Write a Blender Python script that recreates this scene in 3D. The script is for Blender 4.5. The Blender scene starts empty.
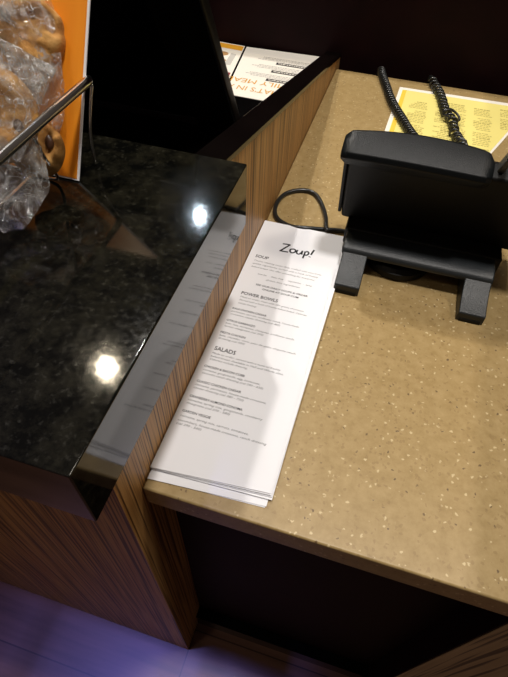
import bpy, bmesh, math, random
from mathutils import Vector, Matrix, noise
C = bpy.context.scene.collection
SC = bpy.context.scene
PI = math.pi

# ---------------------------------------------------------------- camera
cam_d = bpy.data.cameras.new('camera'); cam = bpy.data.objects.new('camera', cam_d); C.objects.link(cam)
cam_d.sensor_fit = 'VERTICAL'; cam_d.sensor_height = 24.0; cam_d.lens = 24.0 * 509.0 / 677.0
cam_d.clip_start = 0.01
R = Matrix(((0.95640274, -0.24231317, 0.16302799), (0.29075933, 0.73756964, -0.60946702), (0.02743739, 0.63029783, 0.77586844)))
cam.matrix_world = Matrix.Translation((0.12557584, -0.1429973, 0.39993862)) @ R.to_4x4()
SC.camera = cam

# ---------------------------------------------------------------- light and exposure
SC.view_settings.view_transform = 'Standard'; SC.view_settings.look = 'None'
SC.view_settings.gamma = 1.0; SC.view_settings.use_curve_mapping = False
SC.view_settings.exposure = 0.0
w = bpy.data.worlds.new('world'); SC.world = w; w.use_nodes = True
w.node_tree.nodes['Background'].inputs[0].default_value = (1.0, 0.80, 0.66, 1)
w.node_tree.nodes['Background'].inputs[1].default_value = 0.055

def lamp(name, loc, power, color, size=0.075, target=None, spread=180):
    d = bpy.data.lights.new(name, 'AREA'); d.shape = 'DISK'; d.size = size; d.energy = power; d.color = color
    d.spread = math.radians(spread)
    o = bpy.data.objects.new(name, d); C.objects.link(o); o.location = loc
    t = Vector(target if target else (0.1, 0.3, 0.1)) - Vector(loc)
    o.rotation_euler = t.to_track_quat('-Z', 'Y').to_euler()
    return o
lamp('downlight_or_fill', (-0.974, 1.104, 2.07), 8, (1.0, 0.86, 0.62), 0.075)
lamp('downlight_or_fill', (-0.970, 2.423, 2.07), 4, (0.72, 0.88, 1.0), 0.060)
lamp('downlight_or_fill', (-0.70, 1.24, 2.07), 25, (1.0, 0.95, 0.89), 0.09)
lamp('downlight_or_fill', (1.15, 0.50, 2.07), 12, (1.0, 0.88, 0.74), 0.30)
lamp('downlight_or_fill', (0.26, 0.16, 2.07), 28, (1.0, 0.95, 0.90), 0.20)  # added fill lamp, no known fixture, brightens the menus
lamp('downlight_or_fill', (-0.75, -1.0, 2.07), 3.5, (1.0, 0.85, 0.68), 0.3)  # added fill lamp that lifts the cabinet's wood front
sd = bpy.data.lights.new('floor_sheen_spot', 'SPOT'); sd.energy = 165; sd.color = (0.24, 0.25, 1.0); sd.spot_size = math.radians(17); sd.spot_blend = 1.0; sd.shadow_soft_size = .05  # added spot, stands in for the bluish sheen on the floor
so = bpy.data.objects.new('floor_sheen_spot', sd); C.objects.link(so); so.location = (-0.36, -0.17, 2.0)
so.rotation_euler = (Vector((-0.10, -0.16, -0.66)) - Vector(so.location)).to_track_quat('-Z', 'Y').to_euler()

# ---------------------------------------------------------------- materials
def mat(name, base=(.5,.5,.5), rough=.5, spec=.5, metal=0, coat=0):
    m = bpy.data.materials.new(name); m.use_nodes = True
    b = m.node_tree.nodes['Principled BSDF']
    b.inputs['Base Color'].default_value = (*base, 1); b.inputs['Roughness'].default_value = rough
    b.inputs['Specular IOR Level'].default_value = spec; b.inputs['Metallic'].default_value = metal
    b.inputs['Coat Weight'].default_value = coat
    return m
def nd(m, t, **kw):
    n = m.node_tree.nodes.new(t)
    for k, v in kw.items():
        if k in n.inputs.keys(): n.inputs[k].default_value = v
        else: setattr(n, k, v)
    return n
def ln(m, a, b): m.node_tree.links.new(a, b)
def bsdf(m): return m.node_tree.nodes['Principled BSDF']
def ramp(m, fac, stops, interp='LINEAR'):
    r = m.node_tree.nodes.new('ShaderNodeValToRGB'); cr = r.color_ramp; cr.interpolation = interp
    while len(cr.elements) < len(stops): cr.elements.new(0.5)
    for e, (p, c) in zip(cr.elements, stops):
        e.position = p; e.color = (*c, 1) if len(c) == 3 else c
    ln(m, fac, r.inputs[0]); return r.outputs[0]
def coords(m, scale=(1,1,1)):
    tc = m.node_tree.nodes.new('ShaderNodeTexCoord'); mp = m.node_tree.nodes.new('ShaderNodeMapping')
    mp.inputs['Scale'].default_value = scale; ln(m, tc.outputs['Object'], mp.inputs[0]); return mp.outputs[0]
def mix(m, fac, a, b, mode='MIX'):
    x = m.node_tree.nodes.new('ShaderNodeMix'); x.data_type = 'RGBA'; x.blend_type = mode
    for s, v in ((x.inputs[0], fac), (x.inputs[6], a), (x.inputs[7], b)):
        if isinstance(v, (int, float)): s.default_value = v
        elif isinstance(v, tuple): s.default_value = (*v, 1)
        else: ln(m, v, s)
    return x.outputs[2]
def bump(m, h, strength=.2, dist=.001):
    b = nd(m, 'ShaderNodeBump', Strength=strength, Distance=dist); ln(m, h, b.inputs['Height'])
    ln(m, b.outputs[0], bsdf(m).inputs['Normal'])

# speckled tan solid surface
def make_tan():
    m = mat('tan_solid_surface', (.4,.3,.16), .38, .4)
    c = coords(m)
    n = nd(m, 'ShaderNodeTexNoise', Scale=90.0, Detail=6.0, Roughness=.7); ln(m, c, n.inputs['Vector'])
    base = ramp(m, n.outputs[0], [(.3,(.280,.190,.074)), (.7,(.375,.268,.122))])
    v = nd(m, 'ShaderNodeTexVoronoi', Scale=260.0, Randomness=1.0)
    nz = nd(m, 'ShaderNodeTexNoise', Scale=330.0, Detail=2.0); ln(m, c, nz.inputs['Vector'])
    vs = nd(m, 'ShaderNodeVectorMath', operation='SCALE'); ln(m, nz.outputs[1], vs.inputs[0]); vs.inputs['Scale'].default_value = .0042
    va = nd(m, 'ShaderNodeVectorMath', operation='ADD'); ln(m, c, va.inputs[0]); ln(m, vs.outputs[0], va.inputs[1]); ln(m, va.outputs[0], v.inputs['Vector'])
    sep = nd(m, 'ShaderNodeSeparateColor'); ln(m, v.outputs['Color'], sep.inputs[0])
    def chips(chan, lo, rad, soft):
        a = nd(m, 'ShaderNodeMath', operation='GREATER_THAN'); ln(m, sep.outputs[chan], a.inputs[0]); a.inputs[1].default_value = lo
        b = nd(m, 'ShaderNodeMapRange'); ln(m, v.outputs['Distance'], b.inputs[0])
        b.inputs[1].default_value = rad; b.inputs[2].default_value = rad - soft; b.inputs[3].default_value = 0; b.inputs[4].default_value = 1
        d = nd(m, 'ShaderNodeMath', operation='MULTIPLY'); ln(m, a.outputs[0], d.inputs[0]); ln(m, b.outputs[0], d.inputs[1]); return d.outputs[0]
    c1 = mix(m, chips(0, .84, .36, .16), base, (.54,.43,.24))
    c2 = mix(m, chips(1, .93, .34, .12), c1, (.14,.088,.040))
    v2 = nd(m, 'ShaderNodeTexVoronoi', Scale=420.0); ln(m, c, v2.inputs['Vector'])
    s2 = nd(m, 'ShaderNodeSeparateColor'); ln(m, v2.outputs['Color'], s2.inputs[0])
    g = nd(m, 'ShaderNodeMath', operation='GREATER_THAN'); ln(m, s2.outputs[0], g.inputs[0]); g.inputs[1].default_value = .93
    gm = nd(m, 'ShaderNodeMath', operation='MULTIPLY'); ln(m, g.outputs[0], gm.inputs[0]); gm.inputs[1].default_value = .5
    c3 = mix(m, gm.outputs[0], c2, (.24,.155,.062))
    ln(m, c3, bsdf(m).inputs['Base Color']); return m
TAN = make_tan()
def make_granite():
    m = mat('black_granite', (.01,.01,.009), .07, .34)
    c = coords(m)
    n = nd(m, 'ShaderNodeTexNoise', Scale=60.0, Detail=8.0, Roughness=.75); ln(m, c, n.inputs['Vector'])
    n2 = nd(m, 'ShaderNodeTexNoise', Scale=260.0, Detail=3.0); ln(m, c, n2.inputs['Vector'])
    a = ramp(m, n.outputs[0], [(.42,(.0018,.0018,.0015)), (.60,(.0085,.0078,.005)), (.78,(.020,.019,.012))])
    b = ramp(m, n2.outputs[0], [(.58,(0,0,0)), (.78,(.022,.021,.015))])
    ln(m, mix(m, .6, a, b, 'ADD'), bsdf(m).inputs['Base Color'])
    ln(m, ramp(m, n2.outputs[0], [(.3,(.048,)*3), (.7,(.088,)*3)]), bsdf(m).inputs['Roughness'])
    return m
GRANITE = make_granite()
def make_wood(name, cols, fine=420.0, broad=110.0, rough=.45):
    m = mat(name, (.3,.15,.05), rough, .35)
    def N(s, dist=0.0, det=2.0):
        n = nd(m, 'ShaderNodeTexNoise', Scale=1.0, Detail=det, Distortion=dist); ln(m, coords(m, (s, s, 3.2)), n.inputs['Vector']); return n.outputs[0]
    a = ramp(m, N(broad), [(.36, cols[0]), (.5, cols[1]), (.64, cols[2])])
    f = ramp(m, N(fine), [(.42,(1,1,1)), (.49,(0,0,0))])
    fm = nd(m, 'ShaderNodeMath', operation='MULTIPLY'); ln(m, f, fm.inputs[0]); fm.inputs[1].default_value = .85
    ln(m, mix(m, fm.outputs[0], a, cols[3]), bsdf(m).inputs['Base Color'])
    return m
WOOD = make_wood('zebra_wood_laminate', [(.33,.165,.050),(.50,.27,.09),(.40,.19,.055),(.055,.022,.008)])
WOOD_DARK = make_wood('wide_stripe_laminate', [(.34,.25,.13),(.44,.33,.18),(.38,.28,.15),(.02,.012,.007)], 190.0, 70.0)
def make_floor():
    m = mat('reddish_wood_floor', (.2,.09,.05), .38, .5)
    n = nd(m, 'ShaderNodeTexNoise', Scale=1.0, Detail=5.0); ln(m, coords(m, (5, 60, 10)), n.inputs['Vector'])
    a = ramp(m, n.outputs[0], [(.3,(.10,.042,.026)), (.7,(.21,.095,.062))])
    br = nd(m, 'ShaderNodeTexBrick', Scale=1.0); ln(m, coords(m, (1,1,1)), br.inputs['Vector'])
    br.inputs['Color1'].default_value = (1,1,1,1); br.inputs['Color2'].default_value = (.82,.82,.82,1); br.inputs['Mortar'].default_value = (.25,.2,.2,1)
    br.inputs['Brick Width'].default_value = .9; br.inputs['Row Height'].default_value = .118; br.inputs['Mortar Size'].default_value = .0012
    ln(m, mix(m, 1.0, a, br.outputs[0], 'MULTIPLY'), bsdf(m).inputs['Base Color']); return m
FLOOR = make_floor()
def grainy(name, base, rough=.45, spec=.5, scale=900.0, strength=.25):
    m = mat(name, base, rough, spec)
    n = nd(m, 'ShaderNodeTexNoise', Scale=scale, Detail=2.0); ln(m, coords(m), n.inputs['Vector']); bump(m, n.outputs[0], strength, .0004); return m
def subtle(name, base, rough=.5, spec=.4, scale=20.0, amt=.25):
    m = mat(name, base, rough, spec)
    n = nd(m, 'ShaderNodeTexNoise', Scale=scale, Detail=3.0); ln(m, coords(m), n.inputs['Vector'])
    ln(m, ramp(m, n.outputs[0], [(.3, tuple(x*(1-amt) for x in base)), (.7, tuple(min(1,x*(1+amt)) for x in base))]), bsdf(m).inputs['Base Color']); return m
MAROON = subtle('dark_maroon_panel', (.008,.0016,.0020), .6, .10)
BLACKLAM = subtle('black_laminate', (.0016,.0014,.0014), .14, .25)
CAPM = subtle('black_cap', (.0022,.0014,.0012), .2, .2)
PLASTIC = grainy('textured_black_plastic', (.0135,.0165,.0185), .42, .42, 800.0, .8)
BEZEL = grainy('dark_textured_plastic', (.0032,.0042,.0048), .38, .22, 1500.0, .5)
PLASTIC2 = grainy('matte_black_plastic', (.0045,.0043,.0040), .5, .2)
SMOOTH = mat('smooth_black_plastic', (.012,.012,.013), .22, .5)
GREYPL = mat('grey_plastic', (.07,.07,.065), .4, .5)
NAVY = mat('navy_black_plastic', (.0010,.0013,.0032), .3, .12)
NECKM = mat('brownish_black_plastic', (.0045,.0037,.0032), .4, .12)
RUBBER = mat('black_rubber', (.013,.014,.014), .30, .6)
CHROME = mat('polished_steel', (.75,.74,.72), .14, .5, 1.0)
PAPER = subtle('white_paper', (.80,.80,.825), .75, .15, 8.0, .02)
PAPERW = subtle('glossy_white_paper', (.84,.80,.72), .45, .3, 8.0, .02)
YELLOW = subtle('yellow_paper', (.78,.68,.22), .6, .3, 8.0, .04)
YSTRIPE = mat('golden_print', (.80,.55,.06), .6, .3)
INK = mat('black_ink', (.02,.02,.022), .7, .2)
GINK = mat('grey_ink', (.12,.12,.13), .8, .1)
TINK = mat('light_grey_ink', (.30,.29,.29), .8, .1)
OINK = mat('orange_ink', (.62,.31,.03), .6, .2)
BROWNINK = mat('brown_print', (.42,.24,.10), .6, .2)
GREYINK = mat('pale_grey_print', (.52,.50,.46), .6, .2)
OHEAD = mat('orange_print', (.80,.38,.03), .6, .2)
REDINK = mat('maroon_ink', (.20,.01,.02), .5, .3)
YTXT = mat('olive_ink', (.42,.35,.10), .8, .1)
def make_orange():
    m = mat('orange_card', (.75,.25,.02), .45, .35)
    n = nd(m, 'ShaderNodeTexNoise', Scale=1.0, Detail=3.0); ln(m, coords(m, (60,6,6)), n.inputs['Vector'])
    ln(m, ramp(m, n.outputs[0], [(.3,(.78,.235,.010)), (.7,(.90,.32,.02))]), bsdf(m).inputs['Base Color']); return m
ORANGE = make_orange()
def make_cookie():
    m = mat('baked_cookie', (.45,.25,.09), .75, .2)
    n = nd(m, 'ShaderNodeTexNoise', Scale=70.0, Detail=7.0, Roughness=.7); ln(m, coords(m), n.inputs['Vector'])
    ln(m, ramp(m, n.outputs[0], [(.30,(.17,.062,.014)), (.5,(.40,.20,.055)), (.72,(.54,.32,.11))]), bsdf(m).inputs['Base Color'])
    bump(m, n.outputs[0], .8, .003); return m
COOKIE = make_cookie()
CHOC = mat('chocolate_chip', (.06,.025,.012), .35, .4)
def make_cello():
    m = bpy.data.materials.new('clear_cellophane'); m.use_nodes = True; t = m.node_tree; t.nodes.clear()
    out = t.nodes.new('ShaderNodeOutputMaterial')
    tr = t.nodes.new('ShaderNodeBsdfTransparent'); tr.inputs[0].default_value = (.94,.94,.92,1)
    gl = t.nodes.new('ShaderNodeBsdfGlossy'); gl.inputs['Roughness'].default_value = .14; gl.inputs['Color'].default_value = (1,1,1,1)
    df = t.nodes.new('ShaderNodeBsdfDiffuse'); df.inputs[0].default_value = (.75,.74,.72,1)
    n1 = nd(m, 'ShaderNodeTexNoise', Scale=110.0, Detail=6.0, Distortion=2.5); ln(m, coords(m), n1.inputs['Vector'])
    vo = nd(m, 'ShaderNodeTexVoronoi', Scale=130.0); ln(m, n1.outputs[1], vo.inputs['Vector']); vo.inputs['Scale'].default_value = 9.0
    hsum = nd(m, 'ShaderNodeMath', operation='ADD'); ln(m, n1.outputs[0], hsum.inputs[0]); ln(m, vo.outputs['Distance'], hsum.inputs[1])
    b = nd(m, 'ShaderNodeBump', Strength=1.0, Distance=.008); ln(m, hsum.outputs[0], b.inputs['Height'])
    ln(m, b.outputs[0], gl.inputs['Normal'])
    n2 = nd(m, 'ShaderNodeTexNoise', Scale=38.0, Detail=6.0, Distortion=3.0); ln(m, coords(m), n2.inputs['Vector'])
    a = t.nodes.new('ShaderNodeMapRange'); ln(m, n2.outputs[0], a.inputs[0]); a.inputs[1].default_value = .42; a.inputs[2].default_value = .62; a.inputs[3].default_value = .11; a.inputs[4].default_value = .50
    x1 = t.nodes.new('ShaderNodeMixShader'); ln(m, a.outputs[0], x1.inputs[0]); ln(m, tr.outputs[0], x1.inputs[1]); ln(m, gl.outputs[0], x1.inputs[2])
    r2 = t.nodes.new('ShaderNodeMapRange'); ln(m, n2.outputs[0], r2.inputs[0]); r2.inputs[1].default_value = .50; r2.inputs[2].default_value = .75; r2.inputs[3].default_value = .03; r2.inputs[4].default_value = .34
    n4 = nd(m, 'ShaderNodeTexNoise', Scale=55.0, Detail=3.0, Distortion=1.5); ln(m, coords(m), n4.inputs['Vector'])
    cr = ramp(m, n4.outputs[0], [(.485,(0,0,0)), (.5,(.45,.45,.45)), (.515,(0,0,0))])  # white streaks put crinkle glints into the film's colour
    mx = nd(m, 'ShaderNodeMath', operation='MAXIMUM'); ln(m, r2.outputs[0], mx.inputs[0]); ln(m, cr, mx.inputs[1]); r2 = mx
    x2 = t.nodes.new('ShaderNodeMixShader'); ln(m, r2.outputs[0], x2.inputs[0]); ln(m, x1.outputs[0], x2.inputs[1]); ln(m, df.outputs[0], x2.inputs[2])
    ln(m, x2.outputs[0], out.inputs[0]); return m
CELLO = make_cello()

# ---------------------------------------------------------------- helpers
def obj(name, bm, m, parent=None, smooth=False, bevel=0, segs=2):
    me = bpy.data.meshes.new(name)
    bmesh.ops.recalc_face_normals(bm, faces=bm.faces[:])
    bm.to_mesh(me); bm.free(); me.materials.append(m)
    if smooth:
        for p in me.polygons: p.use_smooth = True
    o = bpy.data.objects.new(name, me); C.objects.link(o)
    if parent: o.parent = parent
    if bevel:
        b = o.modifiers.new('bevel', 'BEVEL'); b.width = bevel; b.segments = segs; b.limit_method = 'ANGLE'; b.angle_limit = math.radians(35)
        for p in me.polygons: p.use_smooth = True
        wn = o.modifiers.new('wn', 'WEIGHTED_NORMAL'); wn.keep_sharp = True
    return o
def tag(o, label=None, cat=None, group=None, kind=None):
    for k, v in (('label', label), ('category', cat), ('group', group), ('kind', kind)):
        if v: o[k] = v
    return o
def thing(name, label, cat, group=None):
    o = bpy.data.objects.new(name, None); C.objects.link(o); o.empty_display_size = .02
    return tag(o, label, cat, group)
def box(bm, x0, x1, y0, y1, z0, z1):
    v = [bm.verts.new(p) for p in ((x0,y0,z0),(x1,y0,z0),(x1,y1,z0),(x0,y1,z0),(x0,y0,z1),(x1,y0,z1),(x1,y1,z1),(x0,y1,z1))]
    for f in ((0,3,2,1),(4,5,6,7),(0,1,5,4),(1,2,6,5),(2,3,7,6),(3,0,4,7)): bm.faces.new([v[i] for i in f])
    return bm
def B(*a): return box(bmesh.new(), *a)
def prism(pts, off, bm=None):          # polygon of 3-D points swept by off
    bm = bm or bmesh.new(); off = Vector(off)
    a = [bm.verts.new(p) for p in pts]; b = [bm.verts.new(Vector(p)+off) for p in pts]
    bm.faces.new(a); bm.faces.new(b[::-1]); n = len(a)
    for i in range(n): bm.faces.new((a[i], b[i], b[(i+1)%n], a[(i+1)%n]))
    return bm
def catmull(P, k=8):
    P = [Vector(p) for p in P]; out = []
    for i in range(len(P)-1):
        a = P[max(i-1,0)]; b = P[i]; c = P[i+1]; d = P[min(i+2,len(P)-1)]
        for j in range(k):
            t = j/k; out.append(.5*((2*b)+(c-a)*t+(2*a-5*b+4*c-d)*t*t+(3*b-a-3*c+d)*t**3))
    out.append(P[-1]); return out
def tube(P, r, n=10, bm=None):
    bm = bm or bmesh.new(); P = [Vector(p) for p in P]; rings = []
    t0 = (P[1]-P[0]).normalized(); up = Vector((0,0,1)) if abs(t0.z) < .9 else Vector((1,0,0)); nrm = t0.cross(up).normalized()
    for i, p in enumerate(P):
        t = (P[min(i+1,len(P)-1)]-P[max(i-1,0)]).normalized()
        nrm = (nrm - t*nrm.dot(t)).normalized(); b = t.cross(nrm)
        rr = r[i] if isinstance(r, (list,tuple)) else r
        rings.append([bm.verts.new(p + nrm*math.cos(2*PI*k/n)*rr + b*math.sin(2*PI*k/n)*rr) for k in range(n)])
    for a, b in zip(rings, rings[1:]):
        for k in range(n): bm.faces.new((a[k], a[(k+1)%n], b[(k+1)%n], b[k]))
    bm.faces.new(rings[0][::-1]); bm.faces.new(rings[-1]); return bm
def lathe(prof, c, n=28, axis=None, bm=None):
    bm = bm or bmesh.new(); rings = []; c = Vector(c)
    for r, z in prof: rings.append([bm.verts.new(c+Vector((math.cos(2*PI*k/n)*r, math.sin(2*PI*k/n)*r, z))) for k in range(n)])
    for a, b in zip(rings, rings[1:]):
        for k in range(n): bm.faces.new((a[k], a[(k+1)%n], b[(k+1)%n], b[k]))
    bm.faces.new(rings[0][::-1]); bm.faces.new(rings[-1]); return bm
def ctext(s, x, y, z, width=None, size=.003, rot=0.0, bm=None, shear=0.0, align='LEFT', hs=None, off=0.0):
    """text as thin flat faces laid on a sheet; width fits the string, hs keeps the letter height"""
    cu = bpy.data.curves.new('t', 'FONT'); cu.body = s; cu.size = 1.0; cu.resolution_u = 2; cu.shear = shear; cu.align_x = align; cu.offset = off
    o = bpy.data.objects.new('t', cu); C.objects.link(o)
    me = bpy.data.meshes.new_from_object(o.evaluated_get(bpy.context.evaluated_depsgraph_get()))
    bpy.data.objects.remove(o); bpy.data.curves.remove(cu)
    xs = [v.co.x for v in me.vertices] or [0, 1]
    sx = size if width is None else width/max(1e-6, max(xs)-min(xs)); sy = hs if hs else size
    M = Matrix.Translation((x, y, z)) @ Matrix.Rotation(rot, 4, 'Z') @ Matrix.Diagonal((sx, sy, 1, 1))
    me.transform(M); bm = bm or bmesh.new(); bm.from_mesh(me); bpy.data.meshes.remove(me); return bm
def ribbon(P, wd, z, bm):              # flat pen stroke in the xy plane
    P = [Vector((p[0], p[1], z)) for p in P]; L = []; Rr = []
    for i, p in enumerate(P):
        t = (P[min(i+1,len(P)-1)]-P[max(i-1,0)]).normalized(); n = Vector((-t.y, t.x, 0))*wd/2
        L.append(bm.verts.new(p+n)); Rr.append(bm.verts.new(p-n))
    for i in range(len(P)-1): bm.faces.new((L[i], Rr[i], Rr[i+1], L[i+1]))

FZ = -0.66      # floor level
# ---------------------------------------------------------------- setting
tag(obj('floor', B(-3, 3.5, -2.5, 4.5, FZ-.05, FZ), FLOOR), kind='structure')
tag(obj('wall_back', B(-3, 3.5, 4.4, 4.5, FZ, 2.4), MAROON), kind='structure')
# dark front panel standing behind both counters
o = obj('wall_far', B(-.9, 1.1, .855, .885, FZ, .24), MAROON); tag(o, kind='structure')

# ---------------------------------------------------------------- counters and cabinets
def slope(y): return .159 - .245*(y-.228)
cab = thing('wood_cabinet', 'striped wood cabinet under the black granite slab, grain running upright', 'cabinet')
obj('cabinet_body', B(-.75, 0, -.033, .2068, FZ, .111), WOOD, cab)
g = obj('granite_countertop', B(-.75, .020, -.071, .207, .1115, .172), GRANITE, bevel=.0012, segs=2)
tag(g, 'polished black granite countertop slab with square overhanging corner', 'countertop')
par = thing('wood_partition', 'striped orange-brown wood partition with sloping black cap beside tan counter', 'partition')
obj('partition_panel', prism([(-.020,.2072,FZ),(-.020,.852,FZ),(-.020,.852,slope(.852)),(-.020,.2072,slope(.2072))], (.020,0,0)), WOOD, par)
ca = prism([(-.0265,.2074,slope(.2074)+.0003),(-.0265,.853,slope(.853)+.0003),(-.0265,.853,slope(.853)+.0063),(-.0265,.2074,slope(.2074)+.0063)], (.0275,0,0))
obj('sloping_cap', ca, CAPM, par, bevel=.0008)
tc = thing('tan_countertop', 'speckled tan solid-surface countertop lower than the black granite slab', 'countertop')
obj('counter_slab', B(.0005, .3065, -.007, .815, -.030, 0), TAN, tc, bevel=.0022, segs=3)
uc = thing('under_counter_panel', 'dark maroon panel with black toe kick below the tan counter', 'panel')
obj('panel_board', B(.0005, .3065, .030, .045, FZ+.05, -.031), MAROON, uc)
obj('dark_filler', B(.3050, .3067, -.0055, .0299, FZ, -.031), MAROON, uc)  # dark board added to keep the end panel's side face dark
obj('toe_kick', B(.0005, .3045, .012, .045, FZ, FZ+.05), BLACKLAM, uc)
rp = thing('striped_end_panel', 'coarsely striped brown wood panel at lower right corner under tan counter', 'panel')
obj('panel_board', B(.307, .62, -.006, .815, FZ, .105), WOOD_DARK, rp)
lc = obj('black_lower_counter', B(-.75, -.0207, .2075, .853, -.03, 0), BLACKLAM, bevel=.001)
tag(lc, 'black lower counter behind the partition with printed papers lying on it', 'countertop')
bc = obj('lower_counter_base', B(-.75, -.0207, .2075, .80, FZ, -.0305), MAROON); tag(bc, 'dark cabinet base holding up the black lower counter', 'cabinet')

# ---------------------------------------------------------------- menus
rnd = random.Random(4)
def sheet(corners, z, th=.00035, nx=14, ny=26, curl=0.0, wave=0.0, ph=0):
    """paper sheet; corners BL, BR, TR, TL in xy"""
    bl, br, tr, tl = [Vector((c[0], c[1], 0)) for c in corners]
    bm = bmesh.new(); top = []; bot = []
    for j in range(ny+1):
        v = j/ny; a = []; b = []
        for i in range(nx+1):
            u = i/nx; p = bl.lerp(br, u).lerp(tl.lerp(tr, u), v)
            h = z + curl*max(0, 1-u*9)**2 + wave*math.sin(v*7+ph)*(.3+.7*abs(u-.5))
            a.append(bm.verts.new((p.x, p.y, h+th))); b.append(bm.verts.new((p.x, p.y, h)))
        top.append(a); bot.append(b)
    for j in range(ny):
        for i in range(nx):
            bm.faces.new((top[j][i], top[j][i+1], top[j+1][i+1], top[j+1][i])); bm.faces.new((bot[j][i], bot[j+1][i], bot[j+1][i+1], bot[j][i+1]))
    for j in range(ny):
        bm.faces.new((top[j][0], top[j+1][0], bot[j+1][0], bot[j][0])); bm.faces.new((top[j][nx], bot[j][nx], bot[j+1][nx], top[j+1][nx]))
    for i in range(nx):
        bm.faces.new((top[0][i], bot[0][i], bot[0][i+1], top[0][i+1])); bm.faces.new((top[ny][i], top[ny][i+1], bot[ny][i+1], bot[ny][i]))
    return bm
SH = [  # lower sheets, bottom to top: BL, BR, TR, TL
 ((.0015,.0022),(.1003,.0072),(.1060,.3480),(.0030,.3500)),
 ((.0015,.0014),(.1012,.0082),(.1065,.3440),(.0030,.3490)),
 ((.0020,.0100),(.1030,.0150),(.1050,.3500),(.0025,.3500)),
 ((.0020,.0096),(.1042,.0140),(.1040,.3490),(.0030,.3495)),
 ((.0030,.0094),(.1035,.0160),(.1072,.3430),(.0030,.3490)),
 ((.0012,.0098),(.1022,.0175),(.1050,.3500),(.0012,.3490)),
 ((.0015,.0096),(.1027,.0168),(.1075,.3420),(.0015,.3500))]
z = .0002
for k, s in enumerate(SH):
    o = obj('paper_menu', sheet(s, z), PAPER)
    tag(o, ('lowest white menu sheet, its bottom edge resting on the tan counter under the stack' if k == 0 else
            'menu sheet whose bottom edge sticks out furthest towards the counter edge, above the lowest sheet' if k == 1 else
            'white menu sheet in the middle of the stack beneath the top menu, only edges showing'), 'menu', 'menus stacked beneath the top one')
    z += .0007
menu = thing('paper_menu', 'topmost long white paper menu with Zoup! heading, its text fully readable', 'menu')
ZT = z + .0002
obj('sheet', sheet(((.0010,.0097),(.1016,.0178),(.1010,.3515),(.0010,.3505)), ZT, curl=.0), PAPER, menu)
ZI = ZT + .00046
# logo: brush strokes in a local frame, x to the right, y up
logo = bmesh.new(); lw = .0020
def L(P, k=8, wd=lw): ribbon(catmull([(.0325+p[0]*.0385, .3018+p[1]*.0142) for p in P], k), wd, ZI, logo)
ribbon([(.0325+p[0]*.0385, .3018+p[1]*.0142) for p in [(.02,.93),(.13,.97),(.25,.99)]], lw, ZI, logo)
ribbon([(.0325+p[0]*.0385, .3018+p[1]*.0142) for p in [(.25,1.0),(.19,.75),(.10,.35),(.02,.0)]], lw, ZI, logo)
ribbon([(.0325+p[0]*.0385, .3018+p[1]*.0142) for p in [(.0,.02),(.13,.03),(.27,.06)]], lw, ZI, logo)
L([(.37,.55),(.31,.45),(.31,.22),(.37,.08),(.44,.16),(.47,.38),(.43,.55),(.36,.56)])
L([(.52,.58),(.51,.30),(.54,.12),(.60,.12),(.65,.30),(.67,.60)])
L([(.67,.60),(.67,.35),(.685,.12)])
L([(.755,.58),(.755,.2),(.75,-.28)])
L([(.755,.50),(.82,.62),(.87,.50),(.86,.28),(.81,.16),(.755,.20)])
L([(1.0,1.0),(.975,.70),(.95,.32)], wd=lw*1.1)
L([(.935,.10),(.932,.02)], wd=lw*1.3)
obj('logo_lettering', logo, INK, menu)
for s, x, y, wd, h in [('SOUP',.0087,.2827,.0155,.0048),('POWER BOWLS',.0112,.2215,.0405,.0046),('SALADS',.0094,.1412,.0217,.0050)]:
    obj('heading_print', ctext(s, x, y, ZI, wd, hs=h*1.35, off=.016), INK, menu)
for s, x, y, wd in [('SEE OUR DAILY SOUPS & ORDER',.0225,.2392,.0582),('ONLINE AT ZOUP.COM',.0312,.2342,.0402),
    ('KALE CHICKEN CAESAR',.0093,.1982,.0369),('CITRUS GARBANZO',.0087,.1807,.0306),('FIESTA CHICKEN',.0080,.1635,.0261),
    ('CHICKEN & BACON COBB',.0073,.1190,.0402),('CLASSIC CHICKEN CAESAR',.0066,.1008,.0433),('CRANBERRY ALMOND SONOMA',.0064,.0834,.0505),('GARDEN VEGGIE',.0058,.0670,.0267)]:
    obj('heading_print', ctext(s, x, y, ZI, wd, hs=.0036, off=.016), INK, menu)
bt = bmesh.new()
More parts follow.
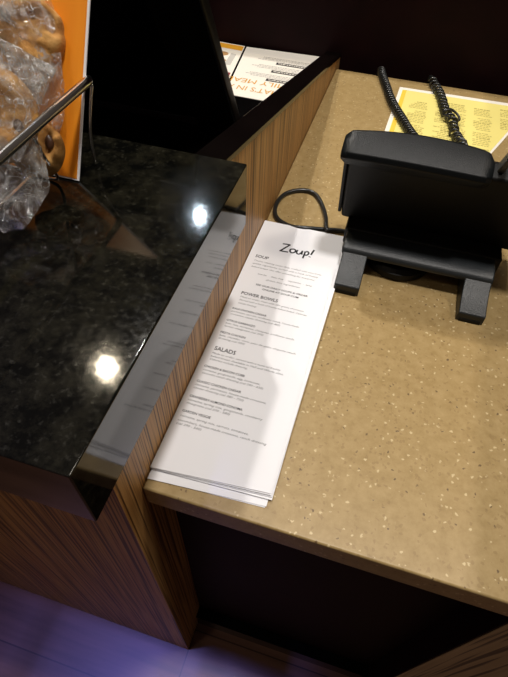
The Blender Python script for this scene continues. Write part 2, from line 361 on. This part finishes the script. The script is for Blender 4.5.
for s, x, y, wd in [('Twelve rotating soups daily, crafted with care from',.0088,.2762,.0783),('quality ingredients, served with a hunk of freshly',.0090,.2712,.0760),
    ('baked bread. We offer something for everyone!',.0092,.2658,.0734),('low fat  ·  dairy free  ·  vegetarian  ·  spicy',.0197,.2560,.0619),('gluten-free ingredients',.0312,.2496,.0383),
    ('Made to order, fresh with 20+ grams of protein.',.0118,.2168,.0700),('Served with a hunk of freshly baked bread. Calories',.0122,.2122,.0735),('include dressing.',.0124,.2074,.0200),
    ('parmesan, carrots, sunflower seeds, house-made',.0094,.1942,.0726),('croutons, caesar dressing (cal 480)',.0098,.1902,.0530),
    ('kale, feta, tomatoes, chickpeas, sunflower seeds,',.0089,.1767,.0726),('lemon vinaigrette (cal 370)',.0091,.1727,.0410),
    ('kale, cheddar, corn, pico de gallo, chipotle ranch',.0082,.1596,.0786),('dressing (cal 500)',.0085,.1558,.0270),
    ('Made to order, served with a hunk of freshly',.0088,.1361,.0692),('baked bread. Available in Half and Whole sizes.',.0090,.1322,.0730),('Calories include dressing.',.0092,.1285,.0380),
    ('romaine, gorgonzola, egg, tomatoes,',.0077,.1149,.0560),('avocado ranch dressing (cal 290 - 620)',.0080,.1111,.0599),
    ('romaine, parmesan, house-made croutons,',.0067,.0968,.0683),('caesar dressing (cal 380 - 720)',.0065,.0932,.0480),
    ('romaine, spring mix, gorgonzola, cranberry',.0062,.0794,.0704),('vinaigrette (cal 370 - 580)',.0063,.0757,.0410),
    ('romaine, spring mix, carrots, tomatoes,',.0060,.0620,.0630),('cucumbers, house-made croutons, ranch dressing',.0055,.0573,.0810),('(cal 290 - 560)',.0055,.0537,.0229)]:
    ctext(s, x, y, ZI, wd, hs=.0031, bm=bt, shear=.2)
obj('body_print', bt, GINK, menu)

# ---------------------------------------------------------------- yellow sheet and papers
ym = thing('yellow_menu_sheet', 'yellow printed sheet with white border lying behind the black desk phone', 'paper')
ypoly = [(.118,.782),(.112,.600),(.120,.585),(.262,.590),(.300,.690),(.3055,.720),(.3055,.786)]
obj('sheet', prism([(x,y,.0003) for x,y in ypoly], (0,0,.0004)), PAPERW, ym)
yi = [(.1235,.773),(.1185,.600),(.124,.590),(.260,.594),(.296,.690),(.3050,.715),(.3050,.7755)]
obj('yellow_print_field', prism([(x,y,.00075) for x,y in yi], (0,0,.0002)), YELLOW, ym)
obj('golden_stripe', prism([(x,y,.00100) for x,y in [(.1240,.772),(.1195,.610),(.126,.610),(.1305,.772)]], (0,0,.0002)), YSTRIPE, ym)
def dashes(bm, x0, x1, y, z, h, r):
    x = x0
    while x < x1:
        wl = r.uniform(.002,.006); 
        if x + wl > x1: break
        v = [bm.verts.new(p) for p in ((x,y,z),(x+wl,y,z),(x+wl,y+h,z),(x,y+h,z))]; bm.faces.new(v)
        x += wl + .0011
r = random.Random(8)
for (xa, xb, y0, y1) in [(.140,.170,.615,.735),(.183,.232,.615,.748),(.243,.272,.615,.745),(.284,.303,.69,.755)]:
    y = y1; k = 0; yt = bmesh.new()
    while y > y0:
        if k % 9 != 5: dashes(yt, xa + (r.uniform(0,.012) if r.random()<.4 else 0), xb, y, .00125, .0016 if k%9 else .0026, r)
        y -= .0052; k += 1
    obj('text_column', yt, YTXT, ym)

fm = thing('family_meal_sheet', 'white printed sheet with upside-down orange lettering on the black lower counter', 'paper')
fs = [(-.1780,.846),(-.1560,.655),(-.0225,.652),(-.0225,.851),(-.0450,.852)]
obj('sheet', prism([(x,y,.0003) for x,y in fs], (0,0,.0005)), PAPERW, fm)
ft = bmesh.new()
ctext("WHAT'S IN A", -.0520, .6915, .0011, .111, rot=PI, hs=.0215, bm=ft)
ctext("FAMILY MEAL?", -.0400, .7185, .0011, .135, rot=PI, hs=.0215, bm=ft)
for f in ft.faces: pass
obj('orange_lettering', ft, OINK, fm)
for y in (.792,.7585,.7245): obj('heading_bar', B(-.106, -.045, y-.0015, y+.0075, .0009, .0011), INK, fm)
for y in (.798,.7645,.7305):
    fw = bmesh.new(); dashes(fw, -.102, -.049, y-.0045, .00125, .0026, r); obj('white_print', fw, PAPERW, fm)
for yb in (.803,.7695,.7355):
    fd = bmesh.new()
    for q in range(3): dashes(fd, -.150+.02*r.random(), -.032, yb+.0052*q, .0011, .0014, r)
    obj('small_print', fd, TINK, fm)

br = thing('printed_brochure', 'small brochure with orange header and pictures left of the family meal sheet', 'paper')
bp = [(-.262,.852),(-.225,.690),(-.1640,.690),(-.1820,.848)]
obj('sheet', prism([(x,y,.0001) for x,y in bp], (0,0,.0005)), PAPERW, br)
obj('orange_header', prism([(x,y,.0007) for x,y in [(-.2580,.848),(-.2545,.829),(-.1812,.825),(-.1830,.8445)]], (0,0,.0002)), OHEAD, br)
obj('maroon_print', prism([(x,y,.0007) for x,y in [(-.2300,.735),(-.223,.700),(-.1680,.697),(-.1715,.731)]], (0,0,.0002)), REDINK, br)
e = bmesh.new()
for cx, cy, a, b in ((-.212,.802,.0125,.009),(-.200,.775,.005,.004)):
    bmesh.ops.create_circle(e, cap_ends=True, segments=20, radius=1, matrix=Matrix.Translation((cx,cy,.0009)) @ Matrix.Diagonal((a,b,1,1)))
obj('dish_picture', e, BROWNINK, br)
obj('cup_picture', prism([(x,y,.0007) for x,y in [(-.196,.808),(-.194,.760),(-.182,.760),(-.186,.808)]], (0,0,.0002)), GREYINK, br)

# ---------------------------------------------------------------- black cable loop
cp = [(.135,.3665,.008),(.1049,.3644,.0035),(.0962,.3644,.0032),(.0818,.3619,.0032),(.0665,.3570,.0042),(.0500,.3520,.0055),(.0380,.3515,.0040),(.0265,.3545,.0032),(.0140,.3620,.0032),(.0070,.3750,.0032),(.0050,.3942,.0032),(.0095,.4137,.0032),(.0215,.4265,.0032),(.0366,.4315,.0032),(.05,.425,.0032),(.063,.4033,.0032),(.0714,.3795,.0060),(.0745,.3640,.0085),(.0765,.3560,.0085),(.079,.3535,.0070)]
tag(obj('black_cable', tube(catmull(cp, 8), .0027, 12), RUBBER, smooth=True), 'black round cable looped on the tan counter above the menus', 'cable')

# ---------------------------------------------------------------- coiled cords
def coil(path, rad, wire, pitch, jitter=0, seed=0):
    P = catmull(path, 24); d = [0]
    for a, b in zip(P, P[1:]): d.append(d[-1] + (b-a).length)
    T = d[-1]; out = []; n = int(T/pitch*14); rr = random.Random(seed); i = 0; ph = 0
    for k in range(n+1):
        s = T*k/n
        while i < len(d)-2 and d[i+1] < s: i += 1
        f = (s-d[i])/max(1e-9, d[i+1]-d[i]); p = P[i].lerp(P[i+1], min(1,f)); t = (P[i+1]-P[i]).normalized()
        u = t.cross(Vector((0,0,1))).normalized(); v = u.cross(t)
        ph = 2*PI*s/pitch + jitter*math.sin(s*190); rj = rad*(1+.25*jitter*math.sin(s*260+1))
        out.append(p + u*math.cos(ph)*rj + v*math.sin(ph)*rj)
    return out
cl = coil([(.0790,.8180,.0080),(.0846,.7950,.0080),(.0946,.7636,.0078),(.1117,.7079,.0078),(.1356,.6532,.0078),(.1500,.6200,.0085),(.165,.585,.012),(.175,.55,.02),(.18,.50,.035)], .0056, .0018, .0070)
w1 = bmesh.new(); tube(cl, .0019, 7, w1)
tube(catmull([(.0745,.8265,-.05),(.0742,.8262,-.008),(.0760,.8240,.0060),(.0780,.8195,.0085),(.0830,.8150,.0090)], 6), .0030, 8, w1)
tag(obj('coiled_cord', w1, RUBBER, smooth=True), 'tightly coiled black phone cord running straight beside the yellow sheet', 'cord')
cr_ = coil([(.1690,.8060,.0085),(.1720,.7960,.0080),(.1847,.7614,.0080),(.1935,.7200,.0080),(.1980,.6950,.0085)], .0062, .0018, .0100, .15, 3)
cr2 = coil([(.1980,.6950,.0095),(.2060,.6820,.0100),(.2110,.6640,.0090),(.2130,.6450,.0085),(.2200,.6200,.010),(.225,.58,.02),(.215,.53,.035)], .0062, .0018, .0110, .5, 5)
w2 = bmesh.new(); tube(cr_ + catmull([cr_[-1], Vector((.2030,.7050,.013)), Vector((.2150,.6880,.014)), Vector((.2190,.6790,.010)), Vector((.2090,.6740,.013)), cr2[0]], 6)[1:-1] + cr2, .0019, 7, w2)
tube(catmull([(.1640,.8270,-.05),(.1640,.8262,-.008),(.1640,.8230,.0065),(.1680,.8140,.0100),(.1740,.8060,.0100)], 6), .0032, 8, w2)
tag(obj('coiled_cord', w2, RUBBER, smooth=True), 'loose tangled black phone cord lying across the yellow sheet', 'cord')

# ---------------------------------------------------------------- desk phone seen from behind
ph = thing('desk_phone', 'black desk phone seen from behind, standing tilted on two flat feet', 'phone')
U = Vector((0,-.39,.921)); Nn = Vector((0,.921,.39)); B0 = Vector((0,.352,.028))
def PH(x, u, n): v = B0 + U*u + Nn*n; return (x, v.y, v.z)
def phbox(x0, x1, u0, u1, n0, n1):
    bm = bmesh.new(); v = [bm.verts.new(p) for p in (PH(x0,u0,n0),PH(x1,u0,n0),PH(x1,u1,n0),PH(x0,u1,n0),PH(x0,u0,n1),PH(x1,u0,n1),PH(x1,u1,n1),PH(x0,u1,n1))]
    for f in ((0,3,2,1),(4,5,6,7),(0,1,5,4),(1,2,6,5),(2,3,7,6),(3,0,4,7)): bm.faces.new([v[i] for i in f])
    return bm
obj('rear_housing', phbox(.0905, .292, .002, .118, .003, .024), PLASTIC2, ph, bevel=.004, segs=3)
# arched top bezel: bulges upward in its middle and tapers at the right
bz = bmesh.new(); rings = []
for i in range(25):
    t = i/24; x = .0825 + t*(.2225-.0825)
    top = .1215 + .0015*math.sin(PI*t)
    lo = .1060
    f = .0275 + .0065*math.sin(PI*t)**.8 + .003*t - .004*max(0, (t-.9)/.1)**2
    s = .003 if i in (0, 24) else 0
    rings.append([bz.verts.new(PH(x, a, b)) for a, b in ((lo+s,-.001+s),(top-.004-s,-.003+s),(top-s,.001+s),(top+.0008-s,.5*f),(top-s,f-.003-s),(top-.003-s,f-s),(lo+s,f-s))])
for a, b in zip(rings, rings[1:]):
    for k in range(7): bz.faces.new((a[k], a[(k+1)%7], b[(k+1)%7], b[k]))
bz.faces.new(rings[0]); bz.faces.new(rings[-1][::-1])
obj('top_bezel', bz, BEZEL, ph, bevel=.0012, segs=2)
obj('front_face', phbox(.0915, .291, .006, .112, .0243, .028), SMOOTH, ph, bevel=.001)
obj('side_rib', phbox(.0865, .0902, .010, .112, .004, .022), PLASTIC2, ph, bevel=.001)
obj('rear_tab', phbox(.158, .176, .004, .0065, -.0005, .0028), GREYPL, ph)
# stand: rounded crossbar with two flat feet
st = obj('stand_crossbar', prism([(.103,y,z) for y,z in ((.300,.0225),(.2985,.0265),(.301,.0310),(.308,.0340),(.318,.0350),(.330,.0335),(.345,.0300),(.345,.0225))], (.162,0,0)), PLASTIC, ph, bevel=.0025, segs=3)
for x0 in (.1045, .2365):
    bm = prism([(x0,y,z) for y,z in ((.2625,.0004),(.2625,.0110),(.2645,.0125),(.275,.0150),(.290,.0210),(.301,.0285),(.312,.0325),(.330,.0325),(.345,.0300),(.345,.0004))], (.0275,0,0))
    lg = obj('stand_foot', bm, PLASTIC, ph, bevel=.0012, segs=2)
    obj('rubber_pad', B(x0+.003, x0+.0245, .2618, .266, .0002, .0040), PLASTIC2, lg)
obj('round_base', lathe([(.033,.0004),(.038,.003),(.038,.010),(.033,.014)], (.166,.337,0), 40), PLASTIC2, ph, smooth=False)
obj('neck_block', B(.100, .272, .330, .372, .012, .036), PLASTIC2, ph, bevel=.003)
hs_ = thing('phone_handset', 'black phone handset hanging on the far side of the desk phone', 'handset')
def capsule(x, u0, u1, n, rx, rn):
    bm = bmesh.new(); K = 14; rg = []
    for k in range(K+1):
        t = k/K; u = u0+(u1-u0)*t; s = max(.25, min(1, math.sin(PI*t)**.35)); b = 1 + .35*(abs(t-.5)*2)**3
        c = [bm.verts.new(PH(x+math.cos(a)*rx*s, u, n+math.sin(a)*rn*s*b)) for a in [2*PI*q/16 for q in range(16)]]; rg.append(c)
    for a, b in zip(rg, rg[1:]):
        for q in range(16): bm.faces.new((a[q], a[(q+1)%16], b[(q+1)%16], b[q]))
    bm.faces.new(rg[0]); bm.faces.new(rg[-1]); return bm
obj('grip', capsule(.266, .000, .120, .045, .022, .014), PLASTIC2, hs_, smooth=True)
hk = thing('cradle_clip', 'small grey clip with black tip beside the right end of the phone bezel', 'clip')
obj('clip_body', prism([PH(x,u,.012) for x,u in ((.2235,.106),(.2310,.106),(.2325,.134),(.2275,.134))], tuple(Nn*.010)), GREYPL, hk, bevel=.0008)
obj('clip_tip', prism([PH(x,u,.011) for x,u in ((.2270,.1345),(.2330,.1345),(.2340,.145),(.2310,.149),(.2280,.145))], tuple(Nn*.012)), SMOOTH, hk, bevel=.0015)

# ---------------------------------------------------------------- point of sale monitor on the lower black counter
pm = thing('sales_monitor', 'dark monitor seen from behind at top left, standing on the black lower counter', 'monitor')
U2 = Vector((0,-.52,.854)); 
def lean(x0, x1, y0, z0, ln_, th):
    b = Vector((0,y0,z0)); q = [(x0,)+tuple(b)[1:], (x1,)+tuple(b)[1:], (x1,)+tuple(b+U2*ln_)[1:], (x0,)+tuple(b+U2*ln_)[1:]]
    return prism(q, (0, th*.854, th*.52))
obj('neck', lean(-.158, -.092, .535, .0035, .36, .018), NECKM, pm, bevel=.003)
obj('screen_housing', lean(-.40, -.150, .555, .004, .42, .030), NAVY, pm, bevel=.004)
obj('base_plate', B(-.156, -.094, .525, .5755, .0003, .0028), NAVY, pm)

# ---------------------------------------------------------------- cookie rack, orange card, bagged cookies
rk = thing('wire_cookie_rack', 'polished steel wire rack of bagged cookies on the black granite slab', 'rack')
rim = catmull([(-.0880,-.20,.2335),(-.0880,.0,.2335),(-.0880,.10,.2335),(-.0880,.168,.2335)], 6) + [Vector((-.0884,.1745,.2330)), Vector((-.0905,.1790,.2315)), Vector((-.0950,.1815,.229)), Vector((-.11,.1835,.228)), Vector((-.28,.184,.228)), Vector((-.295,.178,.228)), Vector((-.30,.16,.228)), Vector((-.30,-.2,.228))]
obj('top_rail', tube(rim, .0034, 14), CHROME, rk, smooth=True)
for P in ([(-.0875,.1775,.2300),(-.0890,.1700,.2120),(-.0905,.1660,.1960),(-.0905,.1640,.1760)], [(-.0895,.104,.2300),(-.0975,.118,.205),(-.1055,.134,.1765),(-.128,.136,.1742)],
          [(-.089,-.03,.2300),(-.0975,-.02,.205),(-.1055,-.01,.1765),(-.128,-.01,.1742)]):
    obj('side_wire', tube(catmull(P, 6), .0012, 8), CHROME, rk, smooth=True)
obj('bottom_rail', tube([(-.128,-.2,.1742),(-.128,.165,.1742),(-.133,.172,.1742),(-.28,.172,.1742),(-.285,-.2,.1742)], .0014, 8), CHROME, rk, smooth=True)

oc = thing('orange_card', 'orange card with thin white edge leaning behind the bagged cookies', 'card')
od = Vector((0,.064,.102))
def card(x0, x1, s0, s1, off, th):
    b = Vector((0,.1415,.1725)); n = Vector((0,-.85,.53))
    q = [Vector((x, 0, 0)) + b + od*s + n*off for x, s in ((x0,s0),(x1,s0),(x1,s1),(x0,s1))]
    return prism([tuple(p) for p in q], tuple(n*th))
obj('card_board', card(-.26, -.0925, 0, 1.6, 0, .0010), PAPER, oc)
obj('orange_face', card(-.26, -.0942, 0.01, 1.6, .0011, .0002), ORANGE, oc)

BN = Vector((.5,-.62,.6)).normalized(); BV = (Vector((0,0,1)) - BN*BN.z).normalized(); BU = BV.cross(BN).normalized()
def cookie(name, c, rad, seed, label, chips):
    t = thing(name, label, 'cookie', 'bagged chocolate chip cookies'); c = Vector(c); rr = random.Random(seed); bm = bmesh.new(); rings = []
    prof = [(0.02,.75),(.12,.8),(.22,.85),(.32,.88),(.42,.92),(.52,.97),(.62,1.0),(.72,.98),(.8,.9),(.88,.72),(.94,.5),(.98,.25),(1.0,0),(.95,-.35),(.7,-.5),(.02,-.5)]
    n = 48; th = .0085
    for a, h in prof:
        rg = []
        for k in range(n):
            an = 2*PI*k/n; rw = rad*a*(1+.05*noise.noise(Vector((math.cos(an)*1.6, math.sin(an)*1.6, seed))))
            d = Vector((math.cos(an)*rw, math.sin(an)*rw, 0)); nz = (noise.noise(Vector((d.x*80, d.y*80, seed*3.1)))*.0075 + noise.noise(Vector((d.x*210, d.y*210, seed*1.7)))*.0025)*(1 if h > 0 else .3)*min(1, a*3)
            p = c + BU*d.x + BV*d.y + BN*(h*th + nz); rg.append(bm.verts.new(p))
        rings.append(rg)
    for a, b in zip(rings, rings[1:]):
        for k in range(n): bm.faces.new((a[k], a[(k+1)%n], b[(k+1)%n], b[k]))
    bm.faces.new(rings[0]); bm.faces.new(rings[-1])
    obj('cookie_body', bm, COOKIE, t, smooth=True)
    for (x, y) in chips:
        cb = bmesh.new(); bmesh.ops.create_icosphere(cb, subdivisions=2, radius=1.0)
        M = Matrix((BU, BV, BN)).transposed().to_4x4()
        M = Matrix.Translation(c + BU*x*rad + BV*y*rad + BN*.0070) @ M @ Matrix.Rotation(x*9, 4, 'Z') @ Matrix.Diagonal((.0050,.0032,.0022,1))
        bmesh.ops.transform(cb, matrix=M, verts=cb.verts[:]); obj('chocolate_chip', cb, CHOC, t, smooth=True)
    return t
cookie('cookie', (-.1208,.1073,.2355), .0305, 1, 'large golden cookie with dark chips in the front bag above the steel rail', [(.52,-.36),(-.1,-.2),(-.4,.4)])
cookie('cookie', (-.1284,.1786,.2568), .0235, 2, 'golden cookie behind the front bag, next to the orange card', [(-.5,.5)])
cookie('cookie', (-.1110,.1290,.2022), .0190, 3, 'shaded cookie low in the rack behind the steel rail', [(.5,.1)])

def bag(outline, origin, thick, seed, label, crumple=.006):
    """crumpled clear pillow bag: outline in the bag's own plane (metres), star-shaped about its centre"""
    o0 = Vector(origin); P = [Vector((x,y,0)) for x,y in outline]; c = sum(P, Vector())/len(P)
    n = 72; per = []
    seg = [(P[i], P[(i+1)%len(P)]) for i in range(len(P))]; Ls = [(b-a).length for a,b in seg]; T = sum(Ls)
    for k in range(n):
        s = T*k/n; i = 0
        while s > Ls[i]: s -= Ls[i]; i += 1
        per.append(seg[i][0].lerp(seg[i][1], s/Ls[i]))
    bm = bmesh.new(); K = 16
    def layer(sgn):
        rings = []
        for j in range(1, K+1):
            t = j/K; rg = []
            for k in range(n):
                p = c.lerp(per[k], t); q = Vector((p.x*42, p.y*42, seed+sgn*3))
                cr = (noise.noise(q) + .6*noise.noise(q*2.3) + .35*abs(noise.noise(q*5)))*crumple*(.35+.65*min(1,(1-t)*4+ .3))
                h = sgn*thick*(1-t**3) + cr
                rg.append(bm.verts.new(o0 + BU*(p.x+.0015*noise.noise(q*4)) + BV*(p.y+.0015*noise.noise(q*4+Vector((9,9,9)))) + BN*h))
            rings.append(rg)
        cv = bm.verts.new(o0 + BU*c.x + BV*c.y + BN*(sgn*thick))
        for k in range(n): bm.faces.new((cv, rings[0][k], rings[0][(k+1)%n]))
        for a, b in zip(rings, rings[1:]):
            for k in range(n): bm.faces.new((a[k], b[k], b[(k+1)%n], a[(k+1)%n]))
        return rings[-1]
    a = layer(1); b = layer(-1)
    for k in range(n): bm.faces.new((a[k], b[k], b[(k+1)%n], a[(k+1)%n]))
    o = obj('cellophane_bag', bm, CELLO, smooth=False); tag(o, label, 'bag', 'clear cookie bags in the rack'); return o
def plane_uv(pts, o):
    o = Vector(o); return [((Vector(p)-o).dot(BU), (Vector(p)-o).dot(BV)) for p in pts]
O1 = (-.112,.106,.228)
bag(plane_uv([(-.150,.150,.282),(-.1204,.1395,.2689),(-.106,.143,.261),(-.0906,.1467,.2515),(-.0960,.1330,.2400),(-.0975,.118,.225),(-.0880,.106,.205),(-.084,.0975,.1951),(-.0900,.082,.184),(-.0930,.0740,.1790),(-.1050,.066,.1775),(-.135,.080,.19),(-.165,.115,.23)], O1), O1, .0135, 1.0,
    'crumpled clear bag around the large cookie, bulging down past the steel rail')
O2 = (-.140,.185,.268)
bag(plane_uv([(-.185,.21,.32),(-.150,.215,.320),(-.128,.200,.300),(-.1120,.190,.277),(-.1060,.176,.245),(-.1020,.158,.215),(-.1080,.140,.190),(-.13,.135,.185),(-.17,.16,.22),(-.19,.19,.27)], O2), Vector(O2)+BN*.006, .009, 5.0,
    'clear bag hanging behind the front bag against the orange card')
O3 = (-.165,.170,.300)
bag(plane_uv([(-.21,.19,.335),(-.17,.19,.330),(-.140,.178,.312),(-.1290,.165,.292),(-.138,.150,.272),(-.165,.140,.262),(-.20,.155,.28)], O3), Vector(O3)+BN*.004, .007, 9.0,
    'gathered bright bag top crinkled above the large cookie', .009)
